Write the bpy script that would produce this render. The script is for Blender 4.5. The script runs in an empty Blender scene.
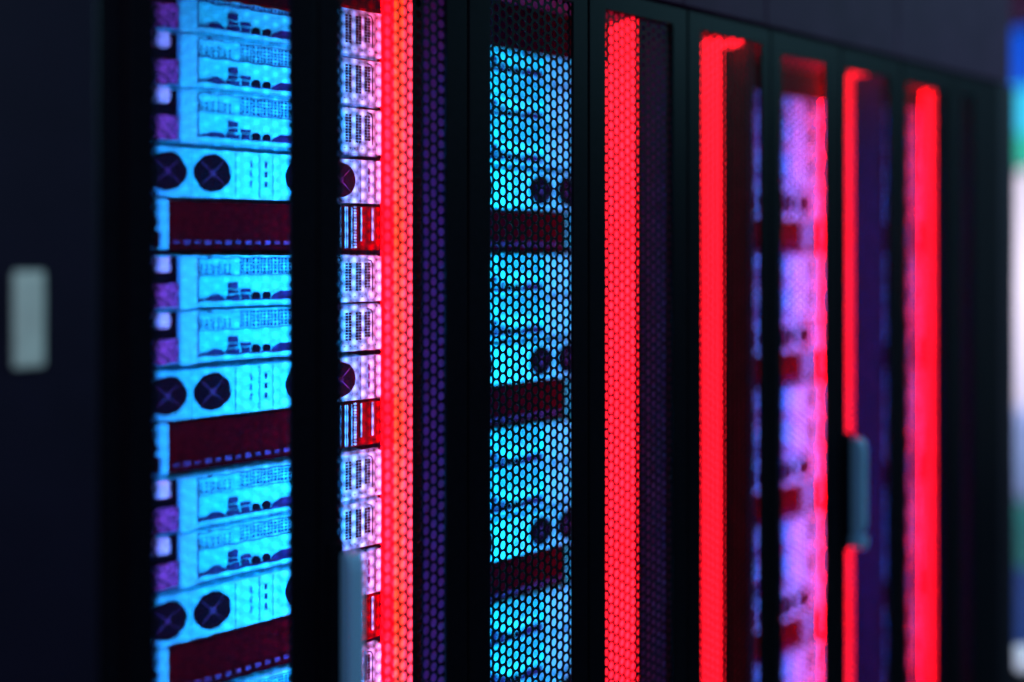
import bpy, math
from mathutils import Vector

C = bpy.context.scene.collection
SC = bpy.context.scene

# ------------------------------------------------------------------ helpers
class MB:
    """collects welded geometry for ONE mesh object"""
    def __init__(self): self.v = []; self.f = []; self.s = []
    def add(self, vs, fs, smooth=False):
        o = len(self.v); self.v += [tuple(p) for p in vs]
        for f in fs: self.f.append(tuple(i + o for i in f)); self.s.append(smooth)
        return self
    def box(self, x0, x1, y0, y1, z0, z1):
        vs = [(x0,y0,z0),(x1,y0,z0),(x1,y1,z0),(x0,y1,z0),(x0,y0,z1),(x1,y0,z1),(x1,y1,z1),(x0,y1,z1)]
        return self.add(vs, [(0,3,2,1),(4,5,6,7),(0,1,5,4),(1,2,6,5),(2,3,7,6),(3,0,4,7)])
    def prism_z(self, pts, z0, z1, smooth=False):
        n = len(pts)
        vs = [(x,y,z0) for x,y in pts] + [(x,y,z1) for x,y in pts]
        fs = [tuple(range(n-1,-1,-1)), tuple(range(n,2*n))]
        fs += [(i,(i+1)%n,n+(i+1)%n,n+i) for i in range(n)]
        return self.add(vs, fs, smooth)
    def prism_y(self, pts, y0, y1):
        """outline in x,z (counter-clockwise seen from -y), from y0 (front) to y1"""
        n = len(pts)
        vs = [(x,y0,z) for x,z in pts] + [(x,y1,z) for x,z in pts]
        fs = [tuple(range(n)), tuple(range(2*n-1,n-1,-1))]
        fs += [((i+1)%n,i,n+i,n+(i+1)%n) for i in range(n)]
        return self.add(vs, fs)
    def disc_y(self, cx, cz, r, y0, y1, n=24):
        return self.prism_y([(cx+r*math.cos(2*math.pi*k/n), cz+r*math.sin(2*math.pi*k/n)) for k in range(n)], y0, y1)
    def ring_y(self, cx, cz, ri, ro, y0, y1, n=28):
        vs = []
        for r, y in ((ri,y0),(ro,y0),(ro,y1),(ri,y1)):
            vs += [(cx+r*math.cos(2*math.pi*k/n), y, cz+r*math.sin(2*math.pi*k/n)) for k in range(n)]
        fs = []
        for k in range(n):
            k2 = (k+1)%n
            for a in range(4):
                b = (a+1)%4
                fs.append((a*n+k, a*n+k2, b*n+k2, b*n+k))
        return self.add(vs, fs)
    def tube(self, path, r, n=12):
        path = [Vector(p) for p in path]; vs = []; m = len(path)
        for i, p in enumerate(path):
            d = (path[min(i+1,m-1)] - path[max(i-1,0)]).normalized()
            a = d.cross(Vector((1,0.01,0.02))).normalized(); b = d.cross(a)
            vs += [p + a*r*math.cos(2*math.pi*k/n) + b*r*math.sin(2*math.pi*k/n) for k in range(n)]
        fs = [(i*n+k, i*n+(k+1)%n, (i+1)*n+(k+1)%n, (i+1)*n+k) for i in range(m-1) for k in range(n)]
        fs += [tuple(range(n-1,-1,-1)), tuple((m-1)*n+k for k in range(n))]
        return self.add(vs, fs, True)
    def sphere(self, c, r, nu=24, nv=12):
        vs = []
        for j in range(nv+1):
            th = math.pi*j/nv
            for k in range(nu):
                ph = 2*math.pi*k/nu
                vs.append((c[0]+r*math.sin(th)*math.cos(ph), c[1]+r*math.sin(th)*math.sin(ph), c[2]+r*math.cos(th)))
        fs = [(j*nu+k, (j+1)*nu+k, (j+1)*nu+(k+1)%nu, j*nu+(k+1)%nu) for j in range(nv) for k in range(nu)]
        return self.add(vs, fs, True)
    def mesh(self, name, mat, bevel=0):
        me = bpy.data.meshes.new(name); me.from_pydata(self.v, [], self.f)
        me.polygons.foreach_set('use_smooth', self.s)
        me.validate(); me.materials.append(mat); me.update()
        return me
    def build(self, name, mat, parent=None, loc=None, bevel=0):
        o = bpy.data.objects.new(name, self.mesh(name, mat)); C.objects.link(o)
        if parent: o.parent = parent
        if loc: o.location = loc
        if bevel:
            b = o.modifiers.new('b', 'BEVEL'); b.width = bevel; b.segments = 2; b.limit_method = 'ANGLE'
        return o

def tag(o, label, cat, group=None, kind=None):
    if label: o['label'] = label
    if cat: o['category'] = cat
    if group: o['group'] = group
    if kind: o['kind'] = kind
    return o
def empty(name, loc, label, cat, group=None):
    o = bpy.data.objects.new(name, None); C.objects.link(o); o.location = loc; o.empty_display_size = .05
    return tag(o, label, cat, group)
def struct(o): o['kind'] = 'structure'; return o

KIDS = {}
def copy_tree(o, parent=None):
    c = o.copy(); C.objects.link(c)
    if parent: c.parent = parent
    for ch in list(o.children): copy_tree(ch, c)
    return c

# ------------------------------------------------------------------ materials
def mat(name, col, rough=.5, metal=0, noise=0, scale=40, spec=.5, emit=None, strength=0):
    m = bpy.data.materials.new(name); m.use_nodes = True
    nt = m.node_tree; p = nt.nodes['Principled BSDF']
    p.inputs['Base Color'].default_value = (*col, 1)
    p.inputs['Roughness'].default_value = rough
    p.inputs['Metallic'].default_value = metal
    p.inputs['Specular IOR Level'].default_value = spec
    if noise:
        tc = nt.nodes.new('ShaderNodeTexCoord'); nz = nt.nodes.new('ShaderNodeTexNoise')
        nz.inputs['Scale'].default_value = scale; nz.inputs['Detail'].default_value = 4
        rp = nt.nodes.new('ShaderNodeValToRGB')
        rp.color_ramp.elements[0].position = .35; rp.color_ramp.elements[1].position = .65
        rp.color_ramp.elements[0].color = (*[c*(1-noise) for c in col], 1)
        rp.color_ramp.elements[1].color = (*[min(1, c*(1+noise)) for c in col], 1)
        nt.links.new(tc.outputs['Object'], nz.inputs['Vector'])
        nt.links.new(nz.outputs['Fac'], rp.inputs['Fac'])
        nt.links.new(rp.outputs['Color'], p.inputs['Base Color'])
    if emit:
        p.inputs['Emission Color'].default_value = (*emit, 1)
        p.inputs['Emission Strength'].default_value = strength
    return m

M = dict(
    frame   = mat('black_powder_coat', (.0044,.0034,.0068), .45, 0, .15, 60, .05),
    mesh    = mat('perforated_steel', (.006,.005,.007), .5, 0, spec=.06),
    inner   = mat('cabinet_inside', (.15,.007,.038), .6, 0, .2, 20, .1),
    header  = mat('header_slate', (.088,.031,.070), .6, 0, .12, 8, .06),
    steel   = mat('cyan_tinted_steel', (.10,.74,.86), .5, 0, .06, 60, .3),  # grey steel tinted cyan so red light spilling on it shows less
    plate   = mat('io_plate', (.11,.82,.90), .5, 0, .04, 30, .3),  # same cyan tint, low in red to hold back the red light
    white   = mat('pale_tab', (.95,.70,.95), .45),
    grid    = mat('vent_mesh', (.03,.012,.14), .5, spec=.1),
    port    = mat('port_plastic', (.03,.012,.10), .5, spec=.15),
    black   = mat('black_plastic', (.014,.003,.009), .7, spec=.0),
    psu     = mat('plum_supply', (.45,.05,.24), .5, 0, .75, 130, .1),
    maroon  = mat('maroon_plastic', (.075,.0004,.003), .7, 0, .25, 90, .0),
    tab     = mat('violet_tab', (.10,.03,.14), .5, spec=.1),
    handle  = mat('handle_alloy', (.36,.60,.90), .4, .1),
    latch   = mat('latch_alloy', (.95,.84,.72), .5, 0, .1, 30),
    panel   = mat('panel_paint', (.012,.007,.021), .45, 0, .1, 10, .3),
    panel_end = mat('end_panel_paint', (.020,.009,.019), .5, 0, .1, 10, .2),
    red     = mat('red_led', (.05,.0,.0), .5, emit=(1,.0002,.0012), strength=48),
    orange  = mat('orange_led', (.05,.0,.0), .5, emit=(1,.036,.006), strength=3.2),
    hot     = mat('bright_red_led', (.05,.0,.0), .5, emit=(1,.0003,.003), strength=46),
    mild    = mat('soft_red_led', (.05,.0,.0), .5, emit=(1,.006,.018), strength=4.8),
    rose    = mat('rose_led', (.05,.0,.0), .5, emit=(1,.023,.050), strength=3.2),
    blue    = mat('blue_led', (.0,.02,.05), .5, emit=(.0,.3,1), strength=3.0),
    floor   = mat('floor_vinyl', (.05,.055,.07), .35, 0, .15, 3),
    ceil    = mat('ceiling_board', (.25,.26,.30), .8),
    wall    = mat('white_wall', (.82,.76,.84), .7, 0, .03, 2),
    green   = mat('green_rug', (.03,.30,.24), .8, 0, .2, 60),
    navy    = mat('blue_rug', (.03,.09,.40), .8, 0, .2, 60),
    peri    = mat('periwinkle_box', (.42,.54,.95), .6),
    globe   = mat('globe_glow', (.8,.82,.85), .3, emit=(.5,.56,.75), strength=.8),
    band_b  = mat('blue_band', (.0,.02,.1), .5, emit=(.0,.07,.62), strength=1.0),
    band_c  = mat('cyan_band', (.0,.05,.1), .5, emit=(.03,.55,.85), strength=1.0),
    band_t  = mat('teal_band', (.0,.05,.04), .5, emit=(.0,.42,.30), strength=1.0),
)

# ------------------------------------------------------------------ layout constants
W = .30                       # one door
U = .0932                     # one rack unit of the photo
RACK_Y = .2305                # server faces
EYE = 1.46
CAMX, CAMY = -.80, -1.414
TOP = 1.980                   # door top
OPEN_T = 1.942                # top of the perforated opening
OPEN_B = .10
ST = .046                     # stile

# ------------------------------------------------------------------ perforated sheet
def perforated(x0, x1, z0, z1, y0=.0078, th=.0014, cs=.0159, p=.0191, rx=.0066, rz=.0080):
    a = cs/2 - p*p/(8*cs); b = cs/2 + p*p/(8*cs)
    hexv = [(b,0),(a,p/2),(-a,p/2),(-b,0),(-a,-p/2),(a,-p/2)]
    out = []
    for i in range(6):
        q, r = hexv[i], hexv[(i+1)%6]
        out += [q, ((q[0]+r[0])/2, (q[1]+r[1])/2)]
    inn = []
    for (x, z) in out:
        t = math.atan2(z/rz, x/rx); inn.append((rx*math.cos(t), rz*math.sin(t)))
    idx = {}; vs = []; fs = []
    def V(x, y, z):
        k = (round(x*1e5), round(y*1e5), round(z*1e5))
        if k not in idx: idx[k] = len(vs); vs.append((x,y,z))
        return idx[k]
    i = 0; x = x0
    while x < x1 + cs*.5:
        z = z0 + (p/2 if i % 2 else 0)
        while z < z1 + p*.5:
            o0 = [V(x+q[0], y0, z+q[1]) for q in out]; n0 = [V(x+q[0], y0, z+q[1]) for q in inn]
            o1 = [V(x+q[0], y0+th, z+q[1]) for q in out]; n1 = [V(x+q[0], y0+th, z+q[1]) for q in inn]
            for k in range(12):
                k2 = (k+1) % 12
                fs.append((o0[k], o0[k2], n0[k2], n0[k]))
                fs.append((o1[k2], o1[k], n1[k], n1[k2]))
                fs.append((n0[k], n0[k2], n1[k2], n1[k]))
            z += p
        x += cs; i += 1
    m = MB(); m.add(vs, fs); return m

SHEET = perforated(.024, W-.024, OPEN_B-.02, OPEN_T+.010).mesh('mesh_panel', M['mesh'])
def frame_mb(w, ow0, ow1, z0, z1, oz0, oz1, y0, y1):
    m = MB(); vs = []
    o = [(.0024,z0),(w-.0024,z0),(w-.0024,z1),(.0024,z1)]; n = [(ow0,oz0),(ow1,oz0),(ow1,oz1),(ow0,oz1)]
    for y in (y0, y1):
        vs += [(x,y,z) for x,z in o] + [(x,y,z) for x,z in n]
    fs = []
    for k in range(4):
        k2 = (k+1)%4
        fs += [(k,k2,4+k2,4+k), (8+k2,8+k,12+k,12+k2), (k2,k,8+k,8+k2), (4+k,4+k2,12+k2,12+k)]
    m.add(vs, fs); return m
def bev(o, w=.0025):
    b = o.modifiers.new('b', 'BEVEL'); b.width = w; b.segments = 2; b.limit_method = 'ANGLE'
    return o
def child(name, me, parent, loc=(0,0,0), label=None):
    o = bpy.data.objects.new(name, me); C.objects.link(o); o.parent = parent; o.location = loc
    if label: o['label'] = label
    return o

# swing handle on a stile: flat long lever with rounded top, mounting foot and lock barrel below
def lever_mb():
    # side profile in y,z extruded over x, then rounded by bevel
    prof = [(-.004,.978),(-.022,.983),(-.034,.973),(-.038,.953),(-.038,.765),(-.034,.745),(-.018,.735),(-.004,.740)]
    m = MB(); n = len(prof); x0, x1 = .035, .064
    vs = [(x0,y,z) for y,z in prof] + [(x1,y,z) for y,z in prof]
    fs = [tuple(range(n-1,-1,-1)), tuple(range(n,2*n))] + [(i,(i+1)%n,n+(i+1)%n,n+i) for i in range(n)]
    m.add(vs, fs); return m
LEVER = lever_mb().mesh('handle', M['handle'])
_lk = MB(); _lk.disc_y(.050, .718, .020, -.036, 0, 28); _lk.disc_y(.050, .718, .009, -.041, -.035, 20)
_es = MB(); _es.box(.018,.046, -.006,0, .700,.995); ESC = _es.mesh('handle_plate', M['frame'])
LOCK = _lk.mesh('lock_barrel', M['handle'])

def door(cab, x, o0, o1, handle=False, ot=OPEN_T):
    d = frame_mb(W, o0, o1, .06, TOP, OPEN_B, ot, 0, .0075).build('door', M['frame'], cab, (x,0,0))
    bev(d, .0015)
    child('mesh_panel', SHEET, d)
    if handle:
        bev(child('handle', LEVER, d, label='pale grey metal swing handle'), .006)
        bev(child('handle_plate', ESC, d), .003)
        bev(child('lock_barrel', LOCK, d), .002)
    return d

def light_panel(cab, x, y0=.094, y1=.236, dx=.034, arm=True, ax=(0,0), z1=1.978, tone=('red','orange','rose')):
    """upright red light bar on the side wall: three lit facets from the servers forward"""
    z0 = .065
    m1, m2 = y1 + (y0-y1)*.42, y1 + (y0-y1)*.74
    def X(y): return x - dx*(y1-y)/(y1-y0)
    def strip(ya, yb, t0, t1):
        return MB().prism_z([(X(ya)+t0,ya),(X(yb)+t0,yb),(X(yb)+t1,yb),(X(ya)+t1,ya)], z0, z1)
    o = strip(y1, y0+.001, .0014, .005).build('light_bar', M['frame'], cab)
    strip(y1, m1, 0, .0013).build('red_diffuser', M[tone[0]], o)
    strip(m1, m2, 0, .0013).build('red_diffuser', M[tone[1]], o)
    strip(m2, y0, 0, .0013).build('red_diffuser', M[tone[2]], o)
    if arm:
        c = MB(); c.box(ax[0], ax[1], .050, y0-.002, 1.946, 1.961); c.build('light_arm', M['mild'], o)
    return o

def area(name, loc, rot, sx, sy, power, col, parent=None, spread=None):
    l = bpy.data.lights.new(name, 'AREA'); l.shape = 'RECTANGLE'; l.size = sx; l.size_y = sy
    l.energy = power; l.color = col
    if spread: l.spread = spread
    o = bpy.data.objects.new(name, l); C.objects.link(o); o.location = loc; o.rotation_euler = rot
    if parent: o.parent = parent
    return o

def blue_bar(cab, x, power, col, w=.03, z0=.14, z1=1.84, yaw=0):
    b = MB(); b.box(x-w/2, x+w/2, .030, .042, z0, z1); b.build('blue_light_bar', M['blue'], cab)
    # the lamp of that bar, shining back on the rack
    area('blue_bar_light', (x,.046,(z0+z1)/2), (math.radians(90),0,math.radians(yaw)), w, z1-z0, power, col, cab)

def carcass(cab, x0, x1, depth=1.0, gap=.053, closed=False):
    f = MB()
    f.box(x0+.002, x1-.002, .0120, depth, 1.980, 1.9915)        # roof
    f.box(x0+.002, x1-.002, .024, depth, 0, .05)             # plinth
    f.box(x0+.002, x1-.002, depth-.015, depth, 0.06, 1.98)    # back
    bev(f.build('body', M['inner'], cab))
    lip = MB(); lip.box(x0+.0003, x1-.0003, .0083, .0115, 1.955, 1.9915); lip.build('roof_lip', M['black'], cab)
    q = x0
    while q < x1 + .01:
        p = MB(); a, b = max(q-.014, x0+.0003), min(q+.014, x1-.0003)
        p.box(a, b, .0095, .0125, .061, 1.954); p.build('post', M['black'], cab); q += W
    for k, (a, b) in enumerate(((x0+.002, x0+.009), (x1-.009, x1-.002))):
        s = MB(); s.box(a, b, .022 if closed and k == 0 else gap, depth-.016, 0.061, 1.979); s.build('side_panel', M['inner'], cab)
    for a in (x0+.0095, x1-.0155):
        s = MB(); s.box(a, a+.006, .26, .29, 0.061, 1.979); s.build('mounting_rail', M['inner'], cab)

# ------------------------------------------------------------------ rack units (front at y = 0, x from the rack's middle, z from the unit's bottom)
def proto_server():
    r = empty('server', (0,0,0), 'x', 'server')
    m = MB()
    m.box(-.235,.235, .016,.50, .001,U-.0025); m.box(-.268,.268, .014,.018, .001,U-.0025)                 # body behind the face
    m.box(-.268,-.180, 0,.017, .002,U-.004)                   # blind end
    m.box(-.130,-.101, -.002,.017, .001,U-.003)               # upright strip
    m.box(-.101,.178, 0,.017, .003,.0135)                     # bottom lip
    m.box(-.101,.178, 0,.017, U-.0065,U-.003)                 # top lip
    m.box(.105,.178, 0,.017, .0135,U-.0065)
    m.box(-.101,.105, .003,.017, .0565,.0590)                 # crease
    m.box(-.131,-.1795, .012,.017, .001,.004)
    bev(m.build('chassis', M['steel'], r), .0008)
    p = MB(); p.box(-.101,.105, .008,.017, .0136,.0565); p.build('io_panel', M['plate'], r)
    # vent screen: dark ground with a raised light grid
    for sb in ((-.1025,-.0985,-.0008,.0085,.0100,U-.0066), (-.0985,.105,-.0008,.0082,.0122,.0145), (-.0985,.105,.0020,.0082,.0560,.0574),
               (-.0985,.178,-.0008,.0009,U-.0074,U-.0060), (-.128,.178,-.0008,.0009,.0038,.0046)):
        h = MB(); h.box(*sb); h.build('seam_or_shade_line', M['port'], r)  # dark strips standing in for shade along the recess edges and lips
    g = MB(); g.box(-.101,.105, .010,.017, .0590,U-.0066); g.build('vent_screen', M['grid'], r)
    gl = MB()
    x = -.098
    while x < .104:
        gl.box(x, x+.0013 if x > -.02 else x+.0024, .007,.0102, .0592,U-.0068); x += .0068
    for z in (.0640,.0695,.0750,.0805):
        gl.box(-.098,.104, .0068,.0101, z, z+.0018)
    gl.box(-.098,-.060, .0062,.0102, .0770,U-.0068)
    gl.prism_y([(-.062,U-.0068),(-.062,.082),(-.045,.0755),(-.030,.0765),(-.022,.080),(-.020,U-.0068)], .0064,.0101)
    gl.box(-.034,-.024, .0064,.0101, .0592,.0755)
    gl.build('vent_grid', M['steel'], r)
    # supply bay at the end
    t = MB(); t.box(-.1785,-.1475, -.006,.017, .0640,U-.004); bev(t.build('pull_tab', M['white'], r), .002)
    n = MB(); n.box(-.1785,-.1310, .013,.017, .0440,.0638); n.box(-.1470,-.1310, .013,.017, .0638,U-.004); n.build('bay_opening', M['black'], r)
    q = MB(); q.box(-.1785,-.1320, .002,.017, .0040,.0438); bev(q.build('power_supply', M['psu'], r), .001)
    # ports
    def port(pts):
        b = MB(); b.prism_y(pts, .0020, .0090); b.build('port', M['port'], r)
    def sq(x0,x1,z0,z1): return [(x0,z0),(x1,z0),(x1,z1),(x0,z1)]
    port([(-.099,.0137),(-.047,.0137),(-.049,.018),(-.056,.0222),(-.066,.0240),(-.075,.0222),(-.082,.018),(-.099,.0165)])
    port(sq(-.0415,-.0255,.0335,.0440)); port(sq(-.0415,-.0255,.0245,.0305)); port(sq(-.0440,-.0235,.0137,.0215))
    port(sq(-.0190,-.0020,.0262,.0318)); port(sq(-.0170,-.0040,.0137,.0232))
    for cx in (.0095,.0305):
        b = MB(); b.disc_y(cx,.0198,.0070,.0020,.0090,18); b.build('round_port', M['black'], r)
    port([(.042,.0137),(.104,.0137),(.104,.0275),(.058,.0275),(.046,.0215),(.042,.018)])
    s = MB(); s.prism_y([(-.084,U-.0028),(-.074,U-.0028),(-.077,U-.0064),(-.081,U-.0064)], -.0008,.0005); s.build('screw_notch', M['port'], r)
    # end block with slotted vents
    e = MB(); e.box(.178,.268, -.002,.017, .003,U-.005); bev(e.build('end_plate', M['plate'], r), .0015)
    v = MB()
    for x0 in (.1870,.1945,.2095,.2165,.2290,.2360):
        for j in range(10):
            z = .0235 + j*.0054
            if (x0 > .228) and j in (0,): continue
            v.box(x0, x0+.0048, -.0032,-.0018, z, z+.0037)
    for x0 in (.184,.196,.206,.222,.238,.252):
        v.box(x0, x0+.0025, -.0030,-.0018, .0115, .0135)
    v.prism_y([(.2455,.020),(.2475,.020),(.2475,.074),(.2440,.081),(.2340,.083),(.2340,.081),(.2425,.079),(.2455,.073)], -.0030,-.0018)
    v.build('slot_vent', M['black'], r)
    return r

def proto_fan_tray():
    r = empty('fan_tray', (0,0,0), 'x', 'fan tray')
    z0, z1 = .003, U-.0085
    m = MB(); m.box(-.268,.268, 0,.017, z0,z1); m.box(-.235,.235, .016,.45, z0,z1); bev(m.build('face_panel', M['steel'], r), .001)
    for cx in (-.2350,-.1510,-.0732,.0960,.1770):
        zc = (z0+z1)/2 + .001
        f = MB(); f.disc_y(cx, zc, .0325, -.0016, .0006, 36); fo = f.build('fan', M['black'], r)
        h = MB(); h.disc_y(cx, zc, .0055, -.0034,-.0015, 16)
        for a in (45,135,225,315):
            c, s = math.cos(math.radians(a)), math.sin(math.radians(a))
            w = .0006
            h.prism_y([(cx+.004*c+w*s, zc+.004*s-w*c),(cx+.030*c+w*s, zc+.030*s-w*c),(cx+.030*c-w*s, zc+.030*s+w*c),(cx+.004*c-w*s, zc+.004*s+w*c)], -.0030,-.0015)
        h.build('fan_guard', M['tab'], fo)
    g = MB()
    for x in (-.1125,-.0310,.0400,.1365,.2200):
        g = MB(); g.box(x, x+.0010, -.0006,.0006, z0+.001,z1-.001)
        g.build('seam_or_shade_line', M['port'], r)  # seam lines of the tray face
    for x in (-.0042,.0240,.2375):
        g = MB()
        for zc in (.030,.047,.064): g.box(x, x+.0042, -.0008,.0006, zc-.006, zc+.0055)
        g.build('slot_vent', M['port'], r)
    for x in (.0115,.2520):
        g = MB()
        for j in range(16): g.box(x, x+.0026, -.0008,.0006, .0065+j*.005, .0095+j*.005)
        g.build('slot_vent', M['port'], r)
    return r

def proto_dark():
    r = empty('blank_unit', (0,0,0), 'x', 'rack unit')
    z0, z1 = .0070, U-.0030
    m = MB(); m.box(-.268,.268, .012,.018, z0,z1); m.box(-.235,.235, .017,.40, z0,z1); m.box(-.149,.176, .007,.0125, z0,z1)
    bev(m.build('face_panel', M['maroon'], r), .001)
    e = MB(); e.prism_y([(-.190,z0),(-.150,z0),(-.150,z1),(-.190,z1),(-.190,.078),(-.170,.078),(-.170,.060),(-.163,.055),(-.163,.046),(-.190,.046),(-.190,.038),(-.160,.038),(-.160,.012),(-.190,.012)][::1], 0,.0118)
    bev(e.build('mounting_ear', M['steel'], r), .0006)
    for j in range(17):
        t = MB(); x = -.139 + j*.0185
        t.box(x, x+.0095, .0035,.0068, .0165,.0235); t.build('latch_tab', M['tab'], r)
    g = MB(); g.box(.1775,.268, .0060,.0125, z0+.001,z1-.001); g.build('fin_block', M['maroon'], r)
    g = MB()
    for x, w in ((.1800,.0016),(.1905,.0012),(.1950,.0012),(.2040,.0014)):
        g.box(x, x+w, .003,.0062, z0+.003,z1-.002)
    for j in range(14): g.box(.2100,.2150, .003,.0062, z0+.004+j*.0058, z0+.0078+j*.0058)
    g.box(.2250,.2265, .003,.0062, .024,z1-.002); g.box(.2500,.2535, .003,.0062, .024,z1-.002)
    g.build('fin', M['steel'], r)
    return r

PROTO = {'S': proto_server(), 'F': proto_fan_tray(), 'D': proto_dark()}
USED = {'S': False, 'F': False, 'D': False}
SEQ = 'SSSFD' + 'SSFD'*4
Z_DARK1 = 1.548                       # top of the first dark unit
ORD = ['first','second','third','fourth','fifth']
def fill_rack(xc, n, where, short):
    ztop = Z_DARK1 + 4*U
    fan = 0; dark = 0; run = 0
    for i in range(n):
        k = SEQ[i]; z = ztop - (i+1)*U
        if k == 'S':
            if i < 3: lab = 'pale server, ' + ('topmost of', 'middle of', 'lowest of')[i] + ' the upper three in ' + where
            else: lab = 'pale server, ' + ('upper', 'lower')[run] + ' of the pair under ' + ORD[dark-1] + ' dark unit, ' + where
            cat = 'server'; grp = 'servers in ' + where; run += 1
        elif k == 'F':
            lab = 'pale tray of dark round fans, ' + ORD[fan] + ' down in ' + where
            cat = 'fan tray'; grp = 'fan trays in ' + where; fan += 1
        else:
            lab = 'dark maroon blank unit under ' + ORD[fan-1] + ' fan tray, ' + where
            cat = 'rack unit'; grp = 'dark units in ' + where; dark += 1; run = 0
        o = copy_tree(PROTO[k]) if USED[k] else PROTO[k]
        USED[k] = True
        o.location = (xc, RACK_Y, z)
        tag(o, lab, cat, grp)

# ------------------------------------------------------------------ the cabinets
CY = (.0, .40, 1.0)
# solid-doored cabinet at the near end
c0 = empty('storage_cabinet', (-.302,0,0), 'dark plain cabinet with solid door and pale upright latch plate', 'cabinet')
b = MB(); b.box(-.90,-.004, .026,1.0, 0,TOP); bev(b.build('body', M['panel'], c0))
d = MB(); d.box(-.897,-.034, .002,.024, .05,TOP); d = bev(d.build('door', M['panel'], c0), .004)
l = MB(); l.box(-.144,-.106, -.008,.002, 1.308,1.434); l = bev(l.build('latch_plate', M['latch'], d), .004)
l['label'] = 'pale grey-green latch plate'
p = MB(); p.box(-.030,.0005, .006,.025, .0,TOP); bev(p.build('edge_post', M['frame'], c0), .002)

def cabinet(x0, wdoors, label, group='perforated server cabinets in one row'):
    c = empty('server_cabinet', (x0,0,0), label, 'cabinet', group)
    carcass(c, 0, wdoors*W, closed=(x0 < -.2))
    return c

c1 = cabinet(-.30, 2, 'black two-door server cabinet beside plain dark cabinet, large fans showing, handle below')
door(c1, 0, .0425, .2526); door(c1, W, .0407, .252, handle=True)
light_panel(c1, .572, y0=.118, dx=.011, arm=False)
blue_bar(c1, .034, 5, (.16,.20,1.0)); blue_bar(c1, .335, 10, (0,.46,1.0))
area('blue_bar_light', (.345,.046,.99), (math.radians(90),0,math.radians(-48)), .03, 1.7, 6, (0,.20,1.0), c1)  # second lamp added at the middle bar to strengthen blue behind the right door
bf = MB(); bf.box(.20,.40, .200,.212, 1.886,1.960); bf.box(.40,.535, .200,.212, 1.912,1.960); bf.build('added_top_panel', M['maroon'], c1)  # added dark panel standing in for the shade over the top vents
fill_rack(0, 15, 'the first wide cabinet', '')

c2 = cabinet(.30, 2, 'black two-door server cabinet with sharp cyan honeycomb mesh beside a red light strip')
door(c2, 0, .052, .258); door(c2, W, .049, .252)
light_panel(c2, .568, y0=.118, dx=.003, tone=('mild','mild','mild'), arm=False)
blue_bar(c2, .050, 15, (.0,.80,1.0), z1=1.93); blue_bar(c2, .350, 2.2, (.0,.22,1.0), z1=1.93)
bf = MB(); bf.box(.05,.56, .200,.212, 1.886,1.978); bf.build('added_top_panel', M['maroon'], c2)  # added here too, in place of the shade above the top server
fill_rack(.585, 17, 'the sharp cyan cabinet', '')

c3 = cabinet(.90, 1, 'narrow black single-door cabinet, red strip bending along its top, between two wide cabinets')
door(c3, 0, .0475, .264)
light_panel(c3, .270, y0=.112, dx=.008, ax=(.240,.264), tone=('mild','mild','mild'), z1=1.978)

c4 = cabinet(1.20, 2, 'black two-door server cabinet with magenta-lit servers and a dull grey handle')
door(c4, 0, .046, .230, ot=1.926); door(c4, W, .026, .238, handle=True, ot=1.926)
light_panel(c4, .58, y0=.118, dx=.031, ax=(.532,.552), tone=('hot','hot','mild'), z1=1.954)
blue_bar(c4, .045, .35, (.05,.06,1.0)); blue_bar(c4, .355, 15, (.0,.17,1.0), yaw=-42)
bf = MB(); bf.box(.03,.555, .200,.212, 1.886,1.960); bf.build('added_top_panel', M['maroon'], c4)  # added panel making the dark strip above the top server, lit red
fill_rack(1.508, 20, 'the magenta cabinet', '')

c5 = cabinet(1.80, 2, 'black last cabinet of the row, broad blurred red strip, narrow dark mesh at its end')
door(c5, 0, .030, .252, ot=1.924); door(c5, W, .046, .120, ot=1.924)
light_panel(c5, .552, y1=.223, y0=.157, dx=.066, arm=False, tone=('hot','mild','mild'), z1=1.970)
blue_bar(c5, .350, 3, (.0,.12,1.0))
fill_rack(2.08, 20, 'the last cabinet', '')
e = MB(); e.box(2.402,2.505, .0,1.0, 0,1.985); bev(e.build('end_panel', M['panel_end'], None), .004)
tag(bpy.data.objects['end_panel'], 'tall dark upright panel closing the row end beside the bright background', 'panel')

# ------------------------------------------------------------------ header over the row
hx = [-1.2,-.30,.30,.90,1.20,1.80,2.505]
hn = ['over the plain dark cabinet','over the first wide cabinet','over the sharp cyan cabinet','over the narrow single-door cabinet','over the magenta cabinet','over the last cabinet, at row end']
for i in range(6):
    h = MB(); h.box(hx[i]+.001, hx[i+1]-.001, .012,.06, 1.993,2.62)
    o = bev(h.build('header_panel', M['header'], None), .003)
    tag(o, 'slate grey header panel ' + hn[i], 'panel', 'header panels above the cabinets')

# ------------------------------------------------------------------ room
def slab(name, m, *b): return struct(MB().box(*b).build(name, m))
slab('floor', M['floor'], -5,6.2, -5,4.2, -.1,0)
slab('ceiling', M['ceil'], -1.5,6.2, .0,4.2, 3.35,3.45)
slab('wall_right', M['wall'], 6.0,6.2, -3.0,4.2, 0,3.35)
slab('wall_back', M['wall'], -1.5,6.0, 4.0,4.2, 0,3.35)
dsp = MB(); dsp.box(5.94,5.998, .60,2.40, 1.98,2.92)
dsp = bev(dsp.build('display_board', M['frame']), .004)
tag(dsp, 'backlit display board with blue, cyan and teal bands on the far bright wall', 'display')
for nm, z0, z1, m in (('blue_band',2.52,2.90,'band_b'),('cyan_band',2.22,2.52,'band_c'),('teal_band',2.00,2.22,'band_t')):
    q = MB(); q.box(5.934,5.941, .62,2.38, z0,z1-.002); q.build(nm, M[m], dsp)
for py in (.66,2.34):
    q = MB(); q.box(5.95,5.99, py-.02,py+.02, 0,1.979); q.build('support_post', M['frame'], dsp)
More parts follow.
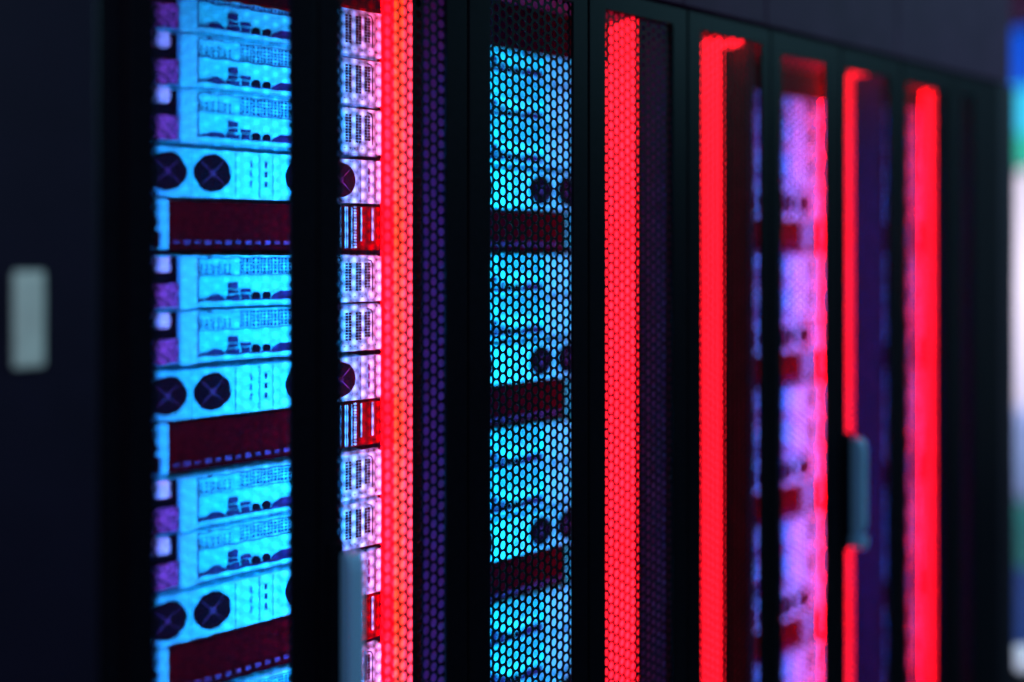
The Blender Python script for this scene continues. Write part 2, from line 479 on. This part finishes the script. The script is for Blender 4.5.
bx = MB(); bx.box(5.35,5.75, .75,2.2, 0,.44)
bx = bev(bx.build('storage_box', M['peri']), .01)
lidm = MB(); lidm.box(5.33,5.77, .73,2.22, .441,.475); bev(lidm.build('lid', M['peri'], bx), .008)
tag(bx, 'blurred periwinkle blue storage box on the floor beyond the row end', 'box')
sf = MB(); sf.box(5.70,6.0, -3.0,4.0, 2.95,3.35); struct(sf.build('trim_1', M['header']))
rg = MB(); rg.box(3.98,5.2, .3,2.2, .0005,.012); tag(bev(rg.build('rug', M['green']), .004), 'blurred green floor mat beyond the row end', 'mat')
rg = MB(); rg.box(3.0,3.96, .02,1.6, .0005,.012); tag(bev(rg.build('rug', M['navy']), .004), 'blurred deep blue floor mat beside the row end', 'mat')
lp = MB(); lp.prism_z([(2.753+.04*math.cos(k*math.pi/12), .08+.04*math.sin(k*math.pi/12)) for k in range(24)], .0005,.03)
lp = bev(lp.build('highlight_globe', M['frame']), .003); tag(lp, 'small pale glowing globe, stand-in for a blurred highlight at the row end', 'highlight')
gb = MB(); gb.sphere((2.753,.08,.072), .044); gb.build('globe', M['globe'], lp)  # added glow imitating the out-of-focus disc of a bright highlight
# ------------------------------------------------------------------ light
w = bpy.data.worlds.new('World'); SC.world = w; w.use_nodes = True
bg = w.node_tree.nodes['Background']; bg.inputs[0].default_value = (.35,.55,1,1); bg.inputs[1].default_value = .05
area('aisle_light', (4.1,-2.2,3.2), (math.radians(42),math.radians(20),0), 1.6,.6, 60, (.30,.80,1))
area('latch_fill_light', (-1.5,-1.9,2.5), (math.radians(55),math.radians(-20),0), .8,.4, 20, (.45,.75,1))  # unseen fill lamp added to brighten the latch plate and near panel
area('far_room_light', (4.3,2.2,1.3), (0,math.radians(-90),0), .5,1.2, 38, (1,.90,1), spread=math.radians(155))

# ------------------------------------------------------------------ camera
cam = bpy.data.cameras.new('Camera'); co = bpy.data.objects.new('Camera', cam); C.objects.link(co)
co.location = (CAMX, CAMY, EYE); co.rotation_euler = (math.radians(90),0,math.radians(-40.37))
cam.sensor_width = 36; cam.lens = 1010/1024*36; cam.shift_y = -90/1024
cam.clip_start = .05
cam.dof.use_dof = True; cam.dof.focus_distance = 1.89; cam.dof.aperture_fstop = .44
SC.camera = co

vs = SC.view_settings
SC.display_settings.display_device = 'sRGB'
vs.view_transform = 'Standard'; vs.look = 'None'; vs.exposure = 0; vs.gamma = 1; vs.use_curve_mapping = False
